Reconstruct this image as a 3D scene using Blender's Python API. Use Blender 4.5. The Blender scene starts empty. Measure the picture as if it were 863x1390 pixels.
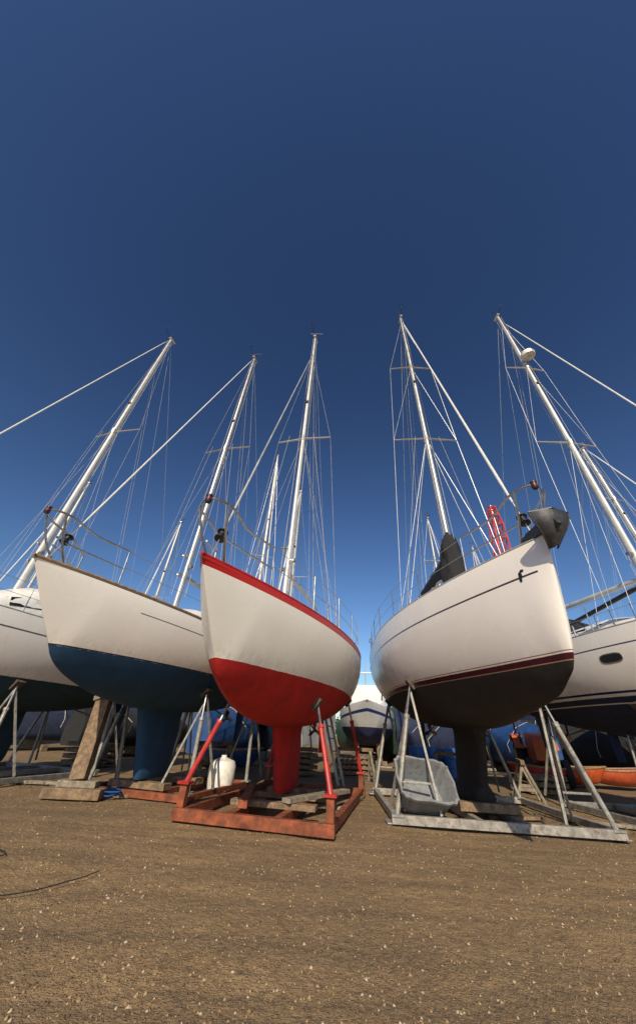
import bpy, bmesh, math, random
import numpy as np
from mathutils import Vector, Matrix, noise
R=math.radians
random.seed(7); rng=np.random.default_rng(7)
scene=bpy.context.scene
try:
    scene.view_settings.view_transform='Standard'; scene.view_settings.look='None'; scene.view_settings.exposure=0
except Exception: pass

# ------------------------------------------------------------------ materials
def new_mat(name):
    m=bpy.data.materials.new(name); m.use_nodes=True
    nt=m.node_tree; b=nt.nodes['Principled BSDF']
    return m,nt,b
def N(nt,t,**kw):
    n=nt.nodes.new(t)
    for k,v in kw.items(): setattr(n,k,v)
    return n
def math_(nt,op,a,b=None,clamp=False):
    n=N(nt,'ShaderNodeMath',operation=op); n.use_clamp=clamp
    for i,x in enumerate((a,b)):
        if x is None: continue
        if isinstance(x,(int,float)): n.inputs[i].default_value=x
        else: nt.links.new(x,n.inputs[i])
    return n.outputs[0]
def mix(nt,fac,a,b,blend='MIX'):
    n=N(nt,'ShaderNodeMix',data_type='RGBA',blend_type=blend)
    for idx,x in ((0,fac),(6,a),(7,b)):
        if isinstance(x,(int,float)): n.inputs[idx].default_value=x
        elif isinstance(x,tuple): n.inputs[idx].default_value=(x[0],x[1],x[2],1)
        else: nt.links.new(x,n.inputs[idx])
    return n.outputs[2]
def noise_(nt,vec,scale,detail=3,rough=.55,mapscale=None):
    if mapscale:
        mp=N(nt,'ShaderNodeMapping'); mp.inputs['Scale'].default_value=mapscale
        nt.links.new(vec,mp.inputs[0]); vec=mp.outputs[0]
    n=N(nt,'ShaderNodeTexNoise'); n.inputs['Scale'].default_value=scale
    n.inputs['Detail'].default_value=detail; n.inputs['Roughness'].default_value=rough
    nt.links.new(vec,n.inputs['Vector']); return n.outputs[0]
def ramp(nt,fac,p0,p1):
    n=N(nt,'ShaderNodeMapRange'); n.inputs[1].default_value=p0; n.inputs[2].default_value=p1
    nt.links.new(fac,n.inputs[0]); return n.outputs[0]
def bump(nt,b,h,strength,dist=.01):
    n=N(nt,'ShaderNodeBump'); n.inputs['Strength'].default_value=strength; n.inputs['Distance'].default_value=dist
    nt.links.new(h,n.inputs['Height']); nt.links.new(n.outputs[0],b.inputs['Normal'])

def simple(name,col,rough=.5,metal=0,var=.12,scale=6,bmp=0,dirt=None,bscale=None):
    m,nt,b=new_mat(name)
    tc=N(nt,'ShaderNodeTexCoord').outputs['Object']
    n=noise_(nt,tc,scale,2)
    lo=tuple(c*(1-var*1.6) for c in col); hi=tuple(min(1,c*(1+var)) for c in col)
    c=mix(nt,ramp(nt,n,.3,.7),lo,hi)
    if dirt:
        n2=noise_(nt,tc,scale*2.7,4,.7)
        c=mix(nt,ramp(nt,n2,.52,.66),c,dirt)
    nt.links.new(c,b.inputs['Base Color'])
    b.inputs['Metallic'].default_value=metal
    r=ramp(nt,n,.2,.8); rr=math_(nt,'MULTIPLY_ADD',r,.15); 
    rr.node.inputs[2].default_value=max(.02,rough-.07); nt.links.new(rr,b.inputs['Roughness'])
    if bmp: bump(nt,b,noise_(nt,tc,bscale or scale*6,3),bmp,.01)
    return m

def hull_mat(name,top,bottom,zw,uvb=(),zb=(),bot_rough=.75,dirt=.35):
    """topside gelcoat above zw, antifouling below; uvb: stripes below the sheer (v0,v1,col,s0,s1); zb: level stripes."""
    m,nt,b=new_mat(name)
    tc=N(nt,'ShaderNodeTexCoord'); ob=tc.outputs['Object']
    sp=N(nt,'ShaderNodeSeparateXYZ'); nt.links.new(ob,sp.inputs[0]); z=sp.outputs[2]
    us=N(nt,'ShaderNodeSeparateXYZ'); nt.links.new(tc.outputs['UV'],us.inputs[0])
    u,v=us.outputs[0],us.outputs[1]
    # weathered topside
    streak=noise_(nt,ob,3,4,.6,(6,6,.5)); blot=noise_(nt,ob,1.3,3,.6)
    c=mix(nt,ramp(nt,blot,.35,.7),tuple(x*.95 for x in top),top)
    g=math_(nt,'MULTIPLY',ramp(nt,streak,.55,.85),dirt)
    c=mix(nt,g,c,(top[0]*.62,top[1]*.55,top[2]*.45))
    gl=ramp(nt,z,zw+.25,zw); gl=math_(nt,'MULTIPLY',gl,.35); gl=math_(nt,'MULTIPLY',gl,ramp(nt,streak,.4,.7))
    c=mix(nt,gl,c,(.36,.31,.22))
    for (a0,a1,col,s0,s1) in uvb:
        f=math_(nt,'MULTIPLY',math_(nt,'GREATER_THAN',v,a0),math_(nt,'LESS_THAN',v,a1))
        f=math_(nt,'MULTIPLY',f,math_(nt,'GREATER_THAN',u,s0)); f=math_(nt,'MULTIPLY',f,math_(nt,'LESS_THAN',u,s1))
        c=mix(nt,f,c,col)
    wob=math_(nt,'MULTIPLY',math_(nt,'SUBTRACT',noise_(nt,ob,9,2),.5),.012)
    zz=math_(nt,'ADD',z,wob)
    below=math_(nt,'LESS_THAN',zz,zw)
    af=noise_(nt,ob,4,5,.65); af2=noise_(nt,ob,2,4,.7,(4,4,1.2))
    cb=mix(nt,ramp(nt,af,.3,.72),tuple(x*.7 for x in bottom),tuple(min(1,x*1.2) for x in bottom))
    cb=mix(nt,math_(nt,'MULTIPLY',ramp(nt,af2,.56,.74),.4),cb,tuple(x*.5+.03 for x in bottom))
    c=mix(nt,below,c,cb)
    for (a0,a1,col) in zb:
        f=math_(nt,'MULTIPLY',math_(nt,'GREATER_THAN',z,a0),math_(nt,'LESS_THAN',z,a1))
        c=mix(nt,f,c,col)
    nt.links.new(c,b.inputs['Base Color'])
    ro=math_(nt,'MULTIPLY_ADD',below,bot_rough-.22); ro.node.inputs[2].default_value=.22
    ro=math_(nt,'ADD',ro,math_(nt,'MULTIPLY',ramp(nt,blot,.3,.7),.1))
    nt.links.new(ro,b.inputs['Roughness'])
    hh=math_(nt,'ADD',math_(nt,'MULTIPLY',noise_(nt,ob,60,2),math_(nt,'MULTIPLY',below,.3)),math_(nt,'MULTIPLY',blot,.6))
    bump(nt,b,hh,.25,.008)
    return m

M_alu=simple('anodised_aluminium',(.56,.54,.50),.38,.55,.1,3)
M_mastw=simple('painted_mast',(.62,.60,.55),.35,.15,.1,3)
M_ss=simple('stainless_steel',(.42,.41,.40),.25,.9,.08,8)
M_wire=simple('rigging_wire',(.40,.40,.40),.4,.6,.1,4)
M_rope=simple('halyard_rope',(.5,.48,.42),.85,0,.2,30)
M_black=simple('black_plastic',(.015,.015,.017),.45,0,.2,10)
M_redlens=simple('red_lens',(.22,.012,.01),.25,0,.1,10)
M_whitegel=simple('white_gelcoat',(.78,.76,.71),.35,0,.07,3,dirt=(.6,.56,.48))
M_deck=simple('non_slip_deck',(.6,.58,.52),.7,0,.1,5,.2)
M_glass=simple('dark_window',(.012,.014,.018),.08,0,.1,4)
M_teak=simple('teak',(.28,.17,.09),.7,0,.25,14,.2)
M_bronze=simple('bronze',(.35,.22,.09),.4,.8,.2,14)
M_rust=simple('red_oxide_steel',(.24,.062,.024),.75,.1,.35,7,.4,(.10,.05,.03))
M_redpaint=simple('red_painted_steel',(.42,.018,.015),.42,0,.22,8,.1,(.18,.05,.03))
M_galv=simple('galvanised_steel',(.30,.29,.27),.55,.35,.2,8,.15,(.17,.13,.09))
M_anchor=simple('anchor_steel',(.07,.07,.075),.5,.5,.2,12,.15,(.05,.045,.04))
M_white_st=simple('weathered_steel_frame',(.32,.30,.27),.6,.2,.25,7,.2,(.18,.11,.07))
M_wood=simple('weathered_timber',(.22,.145,.085),.85,0,.3,9,.5,(.10,.07,.05))
M_wood2=simple('grey_timber',(.25,.21,.155),.85,0,.3,12,.5,(.14,.11,.08))
M_cover=simple('dark_canvas',(.016,.016,.017),.9,0,.25,5,.4)
M_bcover=simple('blue_canvas',(.02,.03,.07),.9,0,.2,5,.3)
M_tarp=simple('blue_tarpaulin',(.015,.06,.2),.6,0,.2,5,.5)
M_gtarp=simple('green_tarpaulin',(.03,.08,.05),.6,0,.2,5,.5)
M_sail=simple('furled_sailcloth',(.62,.60,.56),.75,0,.08,12,.3)
M_tub=simple('grey_plastic',(.20,.21,.22),.5,0,.12,5,.05,(.14,.12,.1))
M_blueplastic=simple('blue_plastic',(.02,.11,.34),.4,0,.15,5)
M_orange=simple('orange_paint',(.55,.10,.02),.45,0,.15,5,.05,(.3,.1,.04))
M_tyre=simple('tyre_rubber',(.02,.02,.02),.85,0,.2,20,.3)
M_yellow=simple('yellow_paint',(.62,.36,.03),.45,0,.15,6,.05,(.3,.18,.06))
M_craner=simple('crane_red_paint',(.60,.05,.03),.5,0,.15,2)
M_pad=simple('prop_pad',(.10,.07,.05),.9,0,.3,10,.3)

# ------------------------------------------------------------------ mesh helper
class MB:
    def __init__(s): s.v=[];s.f=[];s.m=[];s.mats=[];s.uv={}
    def mi(s,mat):
        if mat not in s.mats: s.mats.append(mat)
        return s.mats.index(mat)
    def loft(s,rings,mat,cap=True,closed=True):
        i0=len(s.v); n=len(rings[0]); k=s.mi(mat)
        for r in rings: s.v.extend([tuple(p) for p in r])
        for a in range(len(rings)-1):
            for b in range(n if closed else n-1):
                b2=(b+1)%n
                s.f.append((i0+a*n+b,i0+a*n+b2,i0+(a+1)*n+b2,i0+(a+1)*n+b)); s.m.append(k)
        if cap and closed:
            s.f.append(tuple(i0+j for j in range(n))[::-1]); s.m.append(k)
            s.f.append(tuple(i0+(len(rings)-1)*n+j for j in range(n))); s.m.append(k)
    def tube(s,pts,r,mat,n=8,flat=(1,1),smooth=0):
        pts=[Vector(p) for p in pts]
        if smooth and len(pts)>2:
            out=[];P=[pts[0]*2-pts[1]]+pts+[pts[-1]*2-pts[-2]]
            for i in range(1,len(P)-2):
                for j in range(smooth):
                    t=j/smooth
                    a,b,c,d=P[i-1],P[i],P[i+1],P[i+2]
                    out.append(.5*((2*b)+(c-a)*t+(2*a-5*b+4*c-d)*t*t+(3*b-a-3*c+d)*t**3))
            out.append(pts[-1]); pts=out
        rr=r if isinstance(r,(list,tuple)) else [r]*len(pts)
        if len(rr)!=len(pts): rr=list(np.interp(np.linspace(0,1,len(pts)),np.linspace(0,1,len(rr)),rr))
        rings=[];side=None
        for i,p in enumerate(pts):
            t=(pts[min(i+1,len(pts)-1)]-pts[max(i-1,0)])
            if t.length<1e-9: t=Vector((0,0,1))
            t.normalize()
            if side is None:
                up=Vector((1,0,0)) if abs(t.x)<.8 else Vector((0,0,1))
                side=(up-t*up.dot(t)).normalized()
            else:
                side=(side-t*side.dot(t)).normalized()
            o=t.cross(side)
            rings.append([p+side*math.cos(2*math.pi*k/n)*rr[i]*flat[0]+o*math.sin(2*math.pi*k/n)*rr[i]*flat[1] for k in range(n)])
        s.loft(rings,mat)
    def beam(s,p0,p1,w,h,mat,up=(0,0,1)):
        p0,p1=Vector(p0),Vector(p1); t=(p1-p0).normalized(); up=Vector(up)
        if abs(t.dot(up))>.95: up=Vector((0,1,0))
        a=t.cross(up).normalized(); b=a.cross(t).normalized()
        rg=lambda p:[p+a*w/2*x+b*h/2*y for x,y in((-1,-1),(1,-1),(1,1),(-1,1))]
        s.loft([rg(p0),rg(p1)],mat)
    def box(s,c,size,mat,rz=0):
        c=Vector(c); ca,sa=math.cos(rz),math.sin(rz)
        d=Vector((ca,sa,0))*size[0]/2
        s.beam(c-d,c+d,size[1],size[2],mat)
    def lathe(s,base,prof,mat,n=20,axis=(0,0,1)):
        base=Vector(base); ax=Vector(axis).normalized(); e=Vector((1,0,0)) if abs(ax.x)<.9 else Vector((0,1,0))
        a=ax.cross(e).normalized(); b=ax.cross(a)
        s.loft([[base+ax*z+a*r*math.cos(2*math.pi*k/n)+b*r*math.sin(2*math.pi*k/n) for k in range(n)] for r,z in prof],mat)
    def quad(s,ps,mat):
        i=len(s.v); s.v.extend([tuple(p) for p in ps]); s.f.append(tuple(range(i,i+len(ps)))); s.m.append(s.mi(mat))
    def make(s,name,parent=None,smooth=True,bevel=0,recalc=True,angle=35):
        me=bpy.data.meshes.new(name); me.from_pydata(s.v,[],s.f)
        for m in s.mats: me.materials.append(m)
        me.polygons.foreach_set('material_index',s.m)
        if s.uv:
            l=me.uv_layers.new(name='UVMap')
            for lp in me.loops: l.data[lp.index].uv=s.uv.get(lp.vertex_index,(0,0))
        me.update()
        if recalc:
            bm=bmesh.new(); bm.from_mesh(me); bmesh.ops.recalc_face_normals(bm,faces=bm.faces); bm.to_mesh(me); bm.free()
        if smooth:
            me.polygons.foreach_set('use_smooth',[True]*len(me.polygons))
            try: me.set_sharp_from_angle(angle=R(angle))
            except Exception: pass
        o=bpy.data.objects.new(name,me); bpy.context.collection.objects.link(o)
        if parent: o.parent=parent
        if bevel:
            b=o.modifiers.new('Bevel','BEVEL'); b.width=bevel; b.segments=2; b.limit_method='ANGLE'
        return o
def empty(name,loc=(0,0,0),rz=0):
    e=bpy.data.objects.new(name,None); bpy.context.collection.objects.link(e)
    e.location=loc; e.rotation_euler=(0,0,rz); e.empty_display_size=.3
    return e

def catmull(P,n=24):
    P=[np.array(p,float) for p in P]; P=[2*P[0]-P[1]]+P+[2*P[-1]-P[-2]]; out=[]
    for i in range(1,len(P)-2):
        for j in range(n):
            t=j/n;a,b,c,d=P[i-1],P[i],P[i+1],P[i+2]
            out.append(.5*((2*b)+(c-a)*t+(2*a-5*b+4*c-d)*t*t+(3*b-a-3*c+d)*t**3))
    out.append(P[-2]); return np.array(out)

class Hull:
    def __init__(s,L,Bm,zb,zm,zs,zw,depth,ov,tr=.7,nb=1.2,nm=2.3,stern=.22,entry=2.1):
        s.L,s.Bm,s.zw,s.tr,s.nb,s.nm,s.entry=L,Bm,zw,tr,nb,nm,entry
        A=np.array([[0,0,1],[.55**2,.55,1],[1,1,1]]); s.q=np.linalg.solve(A,[zb,zm,zs])
        c=catmull([(0,zb),(.5*ov*L,(zb+zw)/2-.02),(ov*L,zw),(ov*L+.025*L,zw-.33*depth),(ov*L+.08*L,zw-.62*depth),
                   (.28*L,zw-.88*depth),(.45*L,zw-depth),(.65*L,zw-.82*depth),(.84*L,zw-.3*depth),(L,zw+stern)])
        xs=np.maximum.accumulate(c[:,0]); s.cx,s.cz=xs,c[:,1]
    def sheer(s,x): t=x/s.L; return float(s.q[0]*t*t+s.q[1]*t+s.q[2])
    def hb(s,x):
        t=x/s.L
        if t<.58: w=s.Bm*(1-(1-max(t,0)/.58)**s.entry)
        else: w=s.Bm*(1-(1-s.tr)*((t-.58)/.42)**2)
        return max(w,.02)
    def bot(s,x): return min(float(np.interp(x,s.cx,s.cz)),s.sheer(x)-.002)
    def n(s,x):
        t=min(1,x/s.L/.5); t=t*t*(3-2*t); return s.nb+(s.nm-s.nb)*t
    def w_at(s,x,z):
        H=s.sheer(x)-s.bot(x); q=min(1,max(0,(s.sheer(x)-z)/H)); n=s.n(x)
        return s.hb(x)*(1-q**n)**(1/n)
    def z_at(s,x,w):
        H=s.sheer(x)-s.bot(x); n=s.n(x); q=min(.999,abs(w)/s.hb(x))
        return s.sheer(x)-H*(1-q**n)**(1/n)
    def mesh(s,mat,parent,NS=72,NP=26):
        mb=MB(); k=mb.mi(mat); n=2*NP+1
        for i in range(NS+1):
            x=s.L*(i/NS)**1.9; zs=s.sheer(x); H=zs-s.bot(x); b=s.hb(x); e=2/s.n(x)
            for j in range(n):
                a=(j-NP)/NP; ph=abs(a)*math.pi/2
                y=b*math.sin(ph)**e; z=zs-H*max(0,math.cos(ph))**e
                mb.v.append((math.copysign(y,a),x,z)); mb.uv[len(mb.v)-1]=(x,zs-z)
        for i in range(NS):
            for j in range(n-1):
                mb.f.append((i*n+j,i*n+j+1,(i+1)*n+j+1,(i+1)*n+j)); mb.m.append(k)
        mb.f.append(tuple(NS*n+j for j in range(n))); mb.m.append(k)
        o=mb.make('hull',parent,True,recalc=True,angle=60); return o
    def patch(s,mb,mat,x0,x1,v0,v1,side,off=.006,n=14,p=4):
        cx,cv=(x0+x1)/2,(v0+v1)/2; rings=[]
        for q in (1,.0):
            ring=[]
            for k in range(4*n):
                a=2*math.pi*k/(4*n); c_,s_=math.cos(a),math.sin(a)
                dx=math.copysign(abs(c_)**(2/p),c_)*(x1-x0)/2*q; dv=math.copysign(abs(s_)**(2/p),s_)*(v1-v0)/2*q
                x=cx+dx; z=s.sheer(x)-(cv+dv); ring.append((side*(s.w_at(x,z)+off),x,z))
            rings.append(ring)
        mb.loft(rings,mat,cap=False)

# ------------------------------------------------------------------ yacht
def yacht(name,loc,a,h,hmat,mast,H,rk,spr,fore=1.0,mast_r=.075,mmat=None,k=.43,zk=.25,kch=(1.9,1.3),kth=.13,
          boom_cover=None,coach=.4,toe=None,fore_r=.018,foremat=None,wire=.0065,bulb=False,sprayhood=None,kmat=None,dodger=None):
    E=empty(name,(loc[0],loc[1],0),-R(a)); L=h.L; mmat=mmat or M_alu
    h.mesh(hmat,E)
    mb=MB(); rg=[]
    for i in range(41):
        x=L*(i/40)**1.4; b=h.hb(x)*.985; z=h.sheer(x)-.035
        rg.append([(b*q,x,z+.07*(1-q*q)*min(1,b)) for q in np.linspace(-1,1,9)])
    mb.loft(rg,M_deck,closed=False); mb.make('deck',E)
    mb=MB()
    for sd in(-1,1):
        pts=[(sd*(h.hb(x)-.012),x,h.sheer(x)+.012) for x in [L*(i/50)**1.5 for i in range(51)]]
        mb.tube(pts,.018,toe or M_alu,6,(1,1.1))
    mb.tube([(-h.hb(L),L,h.sheer(L)+.012),(h.hb(L),L,h.sheer(L)+.012)],.018,toe or M_alu,6)
    mb.make('toe_rail',E)
    mb=MB(); rg=[]; x0,x1=.27*L,.68*L
    for i in range(19):
        t=i/18; x=x0+(x1-x0)*t; w=min(.62*h.hb(x),.62*h.Bm)+.02; hh=coach*min(1,(t/.35)**.7+.05)*(1+.1*t); z=h.sheer(x)-.02
        rg.append([(-w,x,z),(-w*.95,x,z+hh*.6),(-w*.86,x,z+hh*.92),(-w*.6,x,z+hh*1.05),(0,x,z+hh*1.15),(w*.6,x,z+hh*1.05),(w*.86,x,z+hh*.92),(w*.95,x,z+hh*.6),(w,x,z)])
    mb.loft(rg,M_whitegel)
    for sd in(-1,1):
        mb.loft([[(sd*h.hb(x)*.62,x,h.sheer(x)-.02),(sd*h.hb(x)*.66,x,h.sheer(x)+.27*q),(sd*h.hb(x)*.74,x,h.sheer(x)+.27*q),(sd*h.hb(x)*.8,x,h.sheer(x)-.02)] for x,q in((.68*L,1.1),(.8*L,.9),(.93*L,.7))],M_whitegel)
    for sd in(-1,1):
        for (f0,f1) in((.33,.43),(.47,.57),(.6,.66)):
            ps=[]
            for (fx,fz) in((f0,.42),(f1,.42),(f1,.82),(f0,.82)):
                x=fx*L; t=(x-x0)/(x1-x0); w=min(.62*h.hb(x),.62*h.Bm)+.02; hh=coach*min(1,(t/.35)**.7+.05)*(1+.1*t)
                ww=np.interp(fz,[0,.6,.92],[1,.95,.86])*w+.012
                ps.append((sd*ww,x,h.sheer(x)-.02+hh*fz))
            mb.quad(ps,M_glass)
    mb.make('coachroof',E,angle=50)
    if sprayhood:
        mb=MB(); rg=[]
        for i in range(9):
            t=i/8; x=.56*L+t*.14*L; w=h.Bm*.66; hh=coach*1.1+.65*math.sin(min(1,t*1.3)*math.pi/2)
            rg.append([(w*math.cos(math.pi*j/12),x,h.sheer(x)+.05+hh*math.sin(math.pi*j/12)**.7) for j in range(13)])
        mb.loft(rg,sprayhood,closed=False); mb.make('sprayhood',E)
    mb=MB(); km=kmat or hmat
    zt=h.bot(.47*L)+.25; rg=[]
    for i in range(15):
        t=i/14; z=zk+(zt-zk)*t
        lead=k*L-(k*L-(k-.06)*L)*t**1.2; ch=kch[1]+(kch[0]-kch[1])*t
        th=kth*(1+.25*t+1.6*max(0,t-.72)**1.5*4)
        if bulb: th*=1+1.6*max(0,1-t/.18)**.5; 
        if i==0: th*=.7
        rg.append([( (1 if j<10 else -1)*th*math.sin(math.pi*((j if j<10 else 20-j)/10))**.75 if j%10 else 0, lead+ch*(1-math.cos(math.pi*(j if j<=10 else 20-j)/10))/2, z) for j in range(20)])
    mb.loft(rg,km); mb.make('keel',E,angle=50)
    mb=MB(); rg=[]; xr=.86*L
    for i in range(8):
        t=i/7; z=zk+.45+(h.bot(xr+.2)+.15-zk-.45)*t; ch=.42+.18*t; th=.045
        rg.append([((1 if j<6 else -1)*th*math.sin(math.pi*((j if j<6 else 12-j)/6)) if j%6 else 0, xr-.08*t+ch*(j if j<=6 else 12-j)/6, z) for j in range(12)])
    mb.loft(rg,km); mb.make('rudder',E,angle=50)
    mb=MB(); p0=Vector((0,.68*L,h.bot(.68*L)+.05)); p1=Vector((0,.79*L,h.bot(.68*L)-.14)); d=(p1-p0).normalized()
    mb.tube([p0,p1],.018,M_bronze,8); mb.lathe(p1-d*.05,[(.03,0),(.045,.03),(.04,.09),(.01,.14)],M_bronze,12,axis=d)
    sx=Vector((1,0,0)); sz=d.cross(sx)
    for q in range(3):
        a_=q*2.094+.4; ra=sx*math.cos(a_)+sz*math.sin(a_); ta=sz*math.cos(a_)-sx*math.sin(a_)
        mb.quad([p1+ra*.03-ta*.02,p1+ra*.12-ta*.05-d*.02,p1+ra*.2+d*.0,p1+ra*.12+ta*.05+d*.03,p1+ra*.03+ta*.02],M_bronze)
    mb.beam(p1-d*.1,(0,(p1-d*.1).y-.05,h.bot(.76*L)+.05),.03,.05,km)
    mb.make('propeller',E)
    mx=mast*L; zd=h.sheer(mx)+coach*.8; top=Vector((0,mx+H*math.tan(R(rk)),h.sheer(mx)+.2+H)); base=Vector((0,mx,zd-.3))
    P=lambda f: base.lerp(top,(h.sheer(mx)+.2+H*f-base.z)/(top.z-base.z))
    mb=MB()
    mb.tube([base,P(.5),P(.8),top],[mast_r,mast_r,mast_r*.95,mast_r*.62],mmat,14,(.8,1.15))
    mb.box(top+Vector((0,.05,.03)),(.1,.34,.06),mmat)
    tips=[]
    for f,w in spr:
        p=P(f)
        for sd in(-1,1):
            mb.tube([p,p+Vector((sd*w,.12*w,.05*w))],[.036,.022],mmat,8,(.6,1.2))
        mb.tube([p-Vector((0,0,.09)),p+Vector((0,0,.09))],mast_r*1.18,M_alu,12,(.8,1.15))
        tips.append((f,w,p))
    for sd,zz in((-1,.9),(1,1.1),(-1,1.4)):
        mb.lathe(Vector((sd*mast_r*.7,mx+.0,zd+zz)),[(.05,0),(.045,.05),(.035,.09),(.05,.12)],M_ss,10,axis=(sd,0,0))
    sl=P(.62)+Vector((0,-mast_r*1.1,0)); mb.lathe(sl,[(.03,-.05),(.05,-.02),(.05,.05),(.02,.07)],M_black,10)
    mb.make('mast',E)
    mb=MB()
    mb.tube([top,top+Vector((.03,.1,.75))],.006,M_black,5)
    mb.tube([top,top+Vector((-.02,-.42,.10))],.009,M_black,5)
    mb.tube([top+Vector((-.02,-.42,.10)),top+Vector((-.02,-.42,.27))],.009,M_black,5)
    for q in range(3):
        c=top+Vector((-.02,-.42,.27)); d=Vector((math.cos(q*2.1),math.sin(q*2.1),0))*.08
        mb.tube([c,c+d],.006,M_black,4); mb.lathe(c+d,[(.004,-.02),(.024,0),(.024,.02),(.004,.03)],M_black,6)
    mb.tube([top+Vector((.04,.0,0)),top+Vector((.04,0,.32))],.008,M_black,5)
    mb.tube([top+Vector((-.20,-.04,.32)),top+Vector((.28,.05,.32))],.012,M_black,5)
    mb.lathe(top+Vector((0,.16,.06)),[(.05,0),(.055,.05),(.03,.13)],M_black,8)
    mb.make('masthead_instruments',E)
    mb=MB(); cpw=h.hb(mx)*.93; zc=h.sheer(mx)+.03
    for sd in(-1,1):
        c=Vector((sd*cpw,mx+.05,zc)); line=[c]
        for f,w,p in sorted(tips,key=lambda q:q[0]): line.append(p+Vector((sd*w,.12*w,.05*w)))
        line.append(P(min(1,fore+.0)))
        for i in range(len(line)-1): mb.tube([line[i],line[i+1]],wire,M_wire,5)
        f0,w0,p0=min(tips,key=lambda q:q[0])
        mb.tube([Vector((sd*cpw*.93,mx-.4,zc)),p0],wire,M_wire,5); mb.tube([Vector((sd*cpw*.97,mx+.55,zc)),p0],wire,M_wire,5)
        if len(tips)>1:
            f1,w1,p1=max(tips,key=lambda q:q[0]); mb.tube([p0+Vector((sd*w0,.12*w0,.05*w0)),p1],wire*.8,M_wire,5)
        for q in (Vector((sd*cpw,mx+.05,zc)),Vector((sd*cpw*.93,mx-.4,zc)),Vector((sd*cpw*.97,mx+.55,zc))):
            mb.tube([q,q+Vector((-sd*.02,0,.35))],.012,M_ss,6)
    mb.tube([top,Vector((0,L*.99,h.sheer(L)+.02))],wire,M_wire,5)
    mb.make('standing_rigging',E)
    mb=MB()
    fs0=P(fore)+Vector((0,-mast_r,0)); fs1=Vector((0,.025*L,h.sheer(0)+.06))
    mb.tube([fs1.lerp(fs0,.06),fs1.lerp(fs0,.1),fs1.lerp(fs0,.9),fs1.lerp(fs0,.97)],[fore_r*.8,fore_r*1.3,fore_r,fore_r*.6],foremat or M_sail,8)
    mb.tube([fs1,fs0],.009,M_wire,5)
    d=(fs0-fs1).normalized(); mb.lathe(fs1+d*.30,[(.02,0),(.075,.01),(.075,.025),(.045,.035),(.045,.12),(.075,.13),(.075,.145),(.02,.17)],M_black,14,axis=d)
    mb.make('forestay_furler',E)
    mb=MB()
    for dx,dy in((.11,-.12),(-.11,-.1),(.12,.1),(-.05,.17)):
        mb.tube([P(.985)+Vector((dx*.4,dy*.8,0)),Vector((dx,mx+dy,zd+.4))],.005,M_rope,4)
    be=Vector((0,mx+.36*L,zd+1.0)); mb.tube([top,be],wire*.8,M_wire,4)
    for sd in (-1,1):
        mb.tube([P(.82)+Vector((sd*.05,.05,0)),be+Vector((sd*.06,-.8,.1))],.004,M_rope,4)
        mb.tube([Vector((sd*.35,mx+.05,P(spr[0][0]).z-.02)),Vector((sd*cpw*.9,mx+.1,zc+.1))],.004,M_rope,4)
    mb.tube([be,Vector((0,be.y-.2,h.sheer(be.y)+.3))],.01,M_rope,5)
    mb.make('halyards',E)
    mb=MB(); bs=Vector((0,mx+.12,zd+.85))
    mb.tube([bs,be],.05,mmat,10,(.8,1.2))
    if boom_cover:
        c=[bs.lerp(be,t)+Vector((0,0,.14)) for t in np.linspace(-.03,.98,14)]
        rr=[(.2-.10*t)*(1+.12*math.sin(t*31)) for t in np.linspace(0,1,14)]
        mb.tube(c,rr,boom_cover,12,(.7,1.15))
    mb.make('boom',E)
    mb=MB(); zz=.62
    def rail(x,sd,dz): return Vector((sd*max(h.hb(x)-.06,.0),x,h.sheer(x)+dz))
    xa=.13*L
    pts=[rail(xa,-1,zz),rail(.07*L,-1,zz+.02),Vector((-.22,.01*L,h.sheer(0)+zz+.05)),Vector((0,-.14,h.sheer(0)+zz+.07)),Vector((.22,.01*L,h.sheer(0)+zz+.05)),rail(.07*L,1,zz+.02),rail(xa,1,zz)]
    mb.tube(pts,.0165,M_ss,8,smooth=6)
    for sd in(-1,1):
        mb.tube([rail(xa,sd,zz),rail(xa+.02,sd,0)],.0165,M_ss,8)
        mb.tube([rail(xa,sd,.3),rail(.06*L,sd,.32),Vector((sd*.14,.03*L,h.sheer(0)+.3))],.013,M_ss,8,smooth=4)
        mb.tube([Vector((sd*.21,.0,h.sheer(0)+zz+.05)),Vector((sd*.16,.02*L,h.sheer(0)+.3)),Vector((sd*.09,.05*L,h.sheer(0)+.0))],.0165,M_ss,8,smooth=4)
        st=[xa]+[L*q for q in (.26,.39,.52,.65,.78,.88)]
        for x in st[1:]: mb.tube([rail(x,sd,0),rail(x,sd,zz)],.014,M_ss,7)
        for dz in(.33,zz-.01):
            mb.tube([rail(x,sd,dz) for x in st],.005,M_wire,5)
        mb.tube([rail(.88*L,sd,zz),rail(.97*L,sd,zz+.02),Vector((sd*.3,L*1.0,h.sheer(L)+zz))],.0145,M_ss,8,smooth=5)
        mb.tube([rail(.97*L,sd,zz),rail(.97*L,sd,0)],.014,M_ss,7)
    if dodger:
        for sd in(-1,1):
            a_,b_=rail(.66*L,sd,.06),rail(.87*L,sd,.06); up=Vector((0,0,zz-.1)); mb.quad([a_,b_,b_+up,a_+up],dodger)
    mb.make('guard_rails',E)
    mb=MB(); c=Vector((0,-.16,h.sheer(0)+zz+.01))
    mb.lathe(c,[(.03,-.02),(.042,0),(.042,.03)],M_black,12); mb.lathe(c,[(.034,.03),(.036,.07)],M_redlens,12); mb.lathe(c,[(.042,.07),(.042,.095),(.02,.105)],M_black,12)
    mb.make('navigation_lamp',E)
    mb=MB()
    for sd in(-1,1):
        for x,v in((.62*L,.5),(.70*L,.42),(.8*L,.45)): h.patch(mb,M_black,x-.025,x+.025,v-.025,v+.025,sd,.005,n=4,p=2)
    mb.make('skin_fittings',E)
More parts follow.
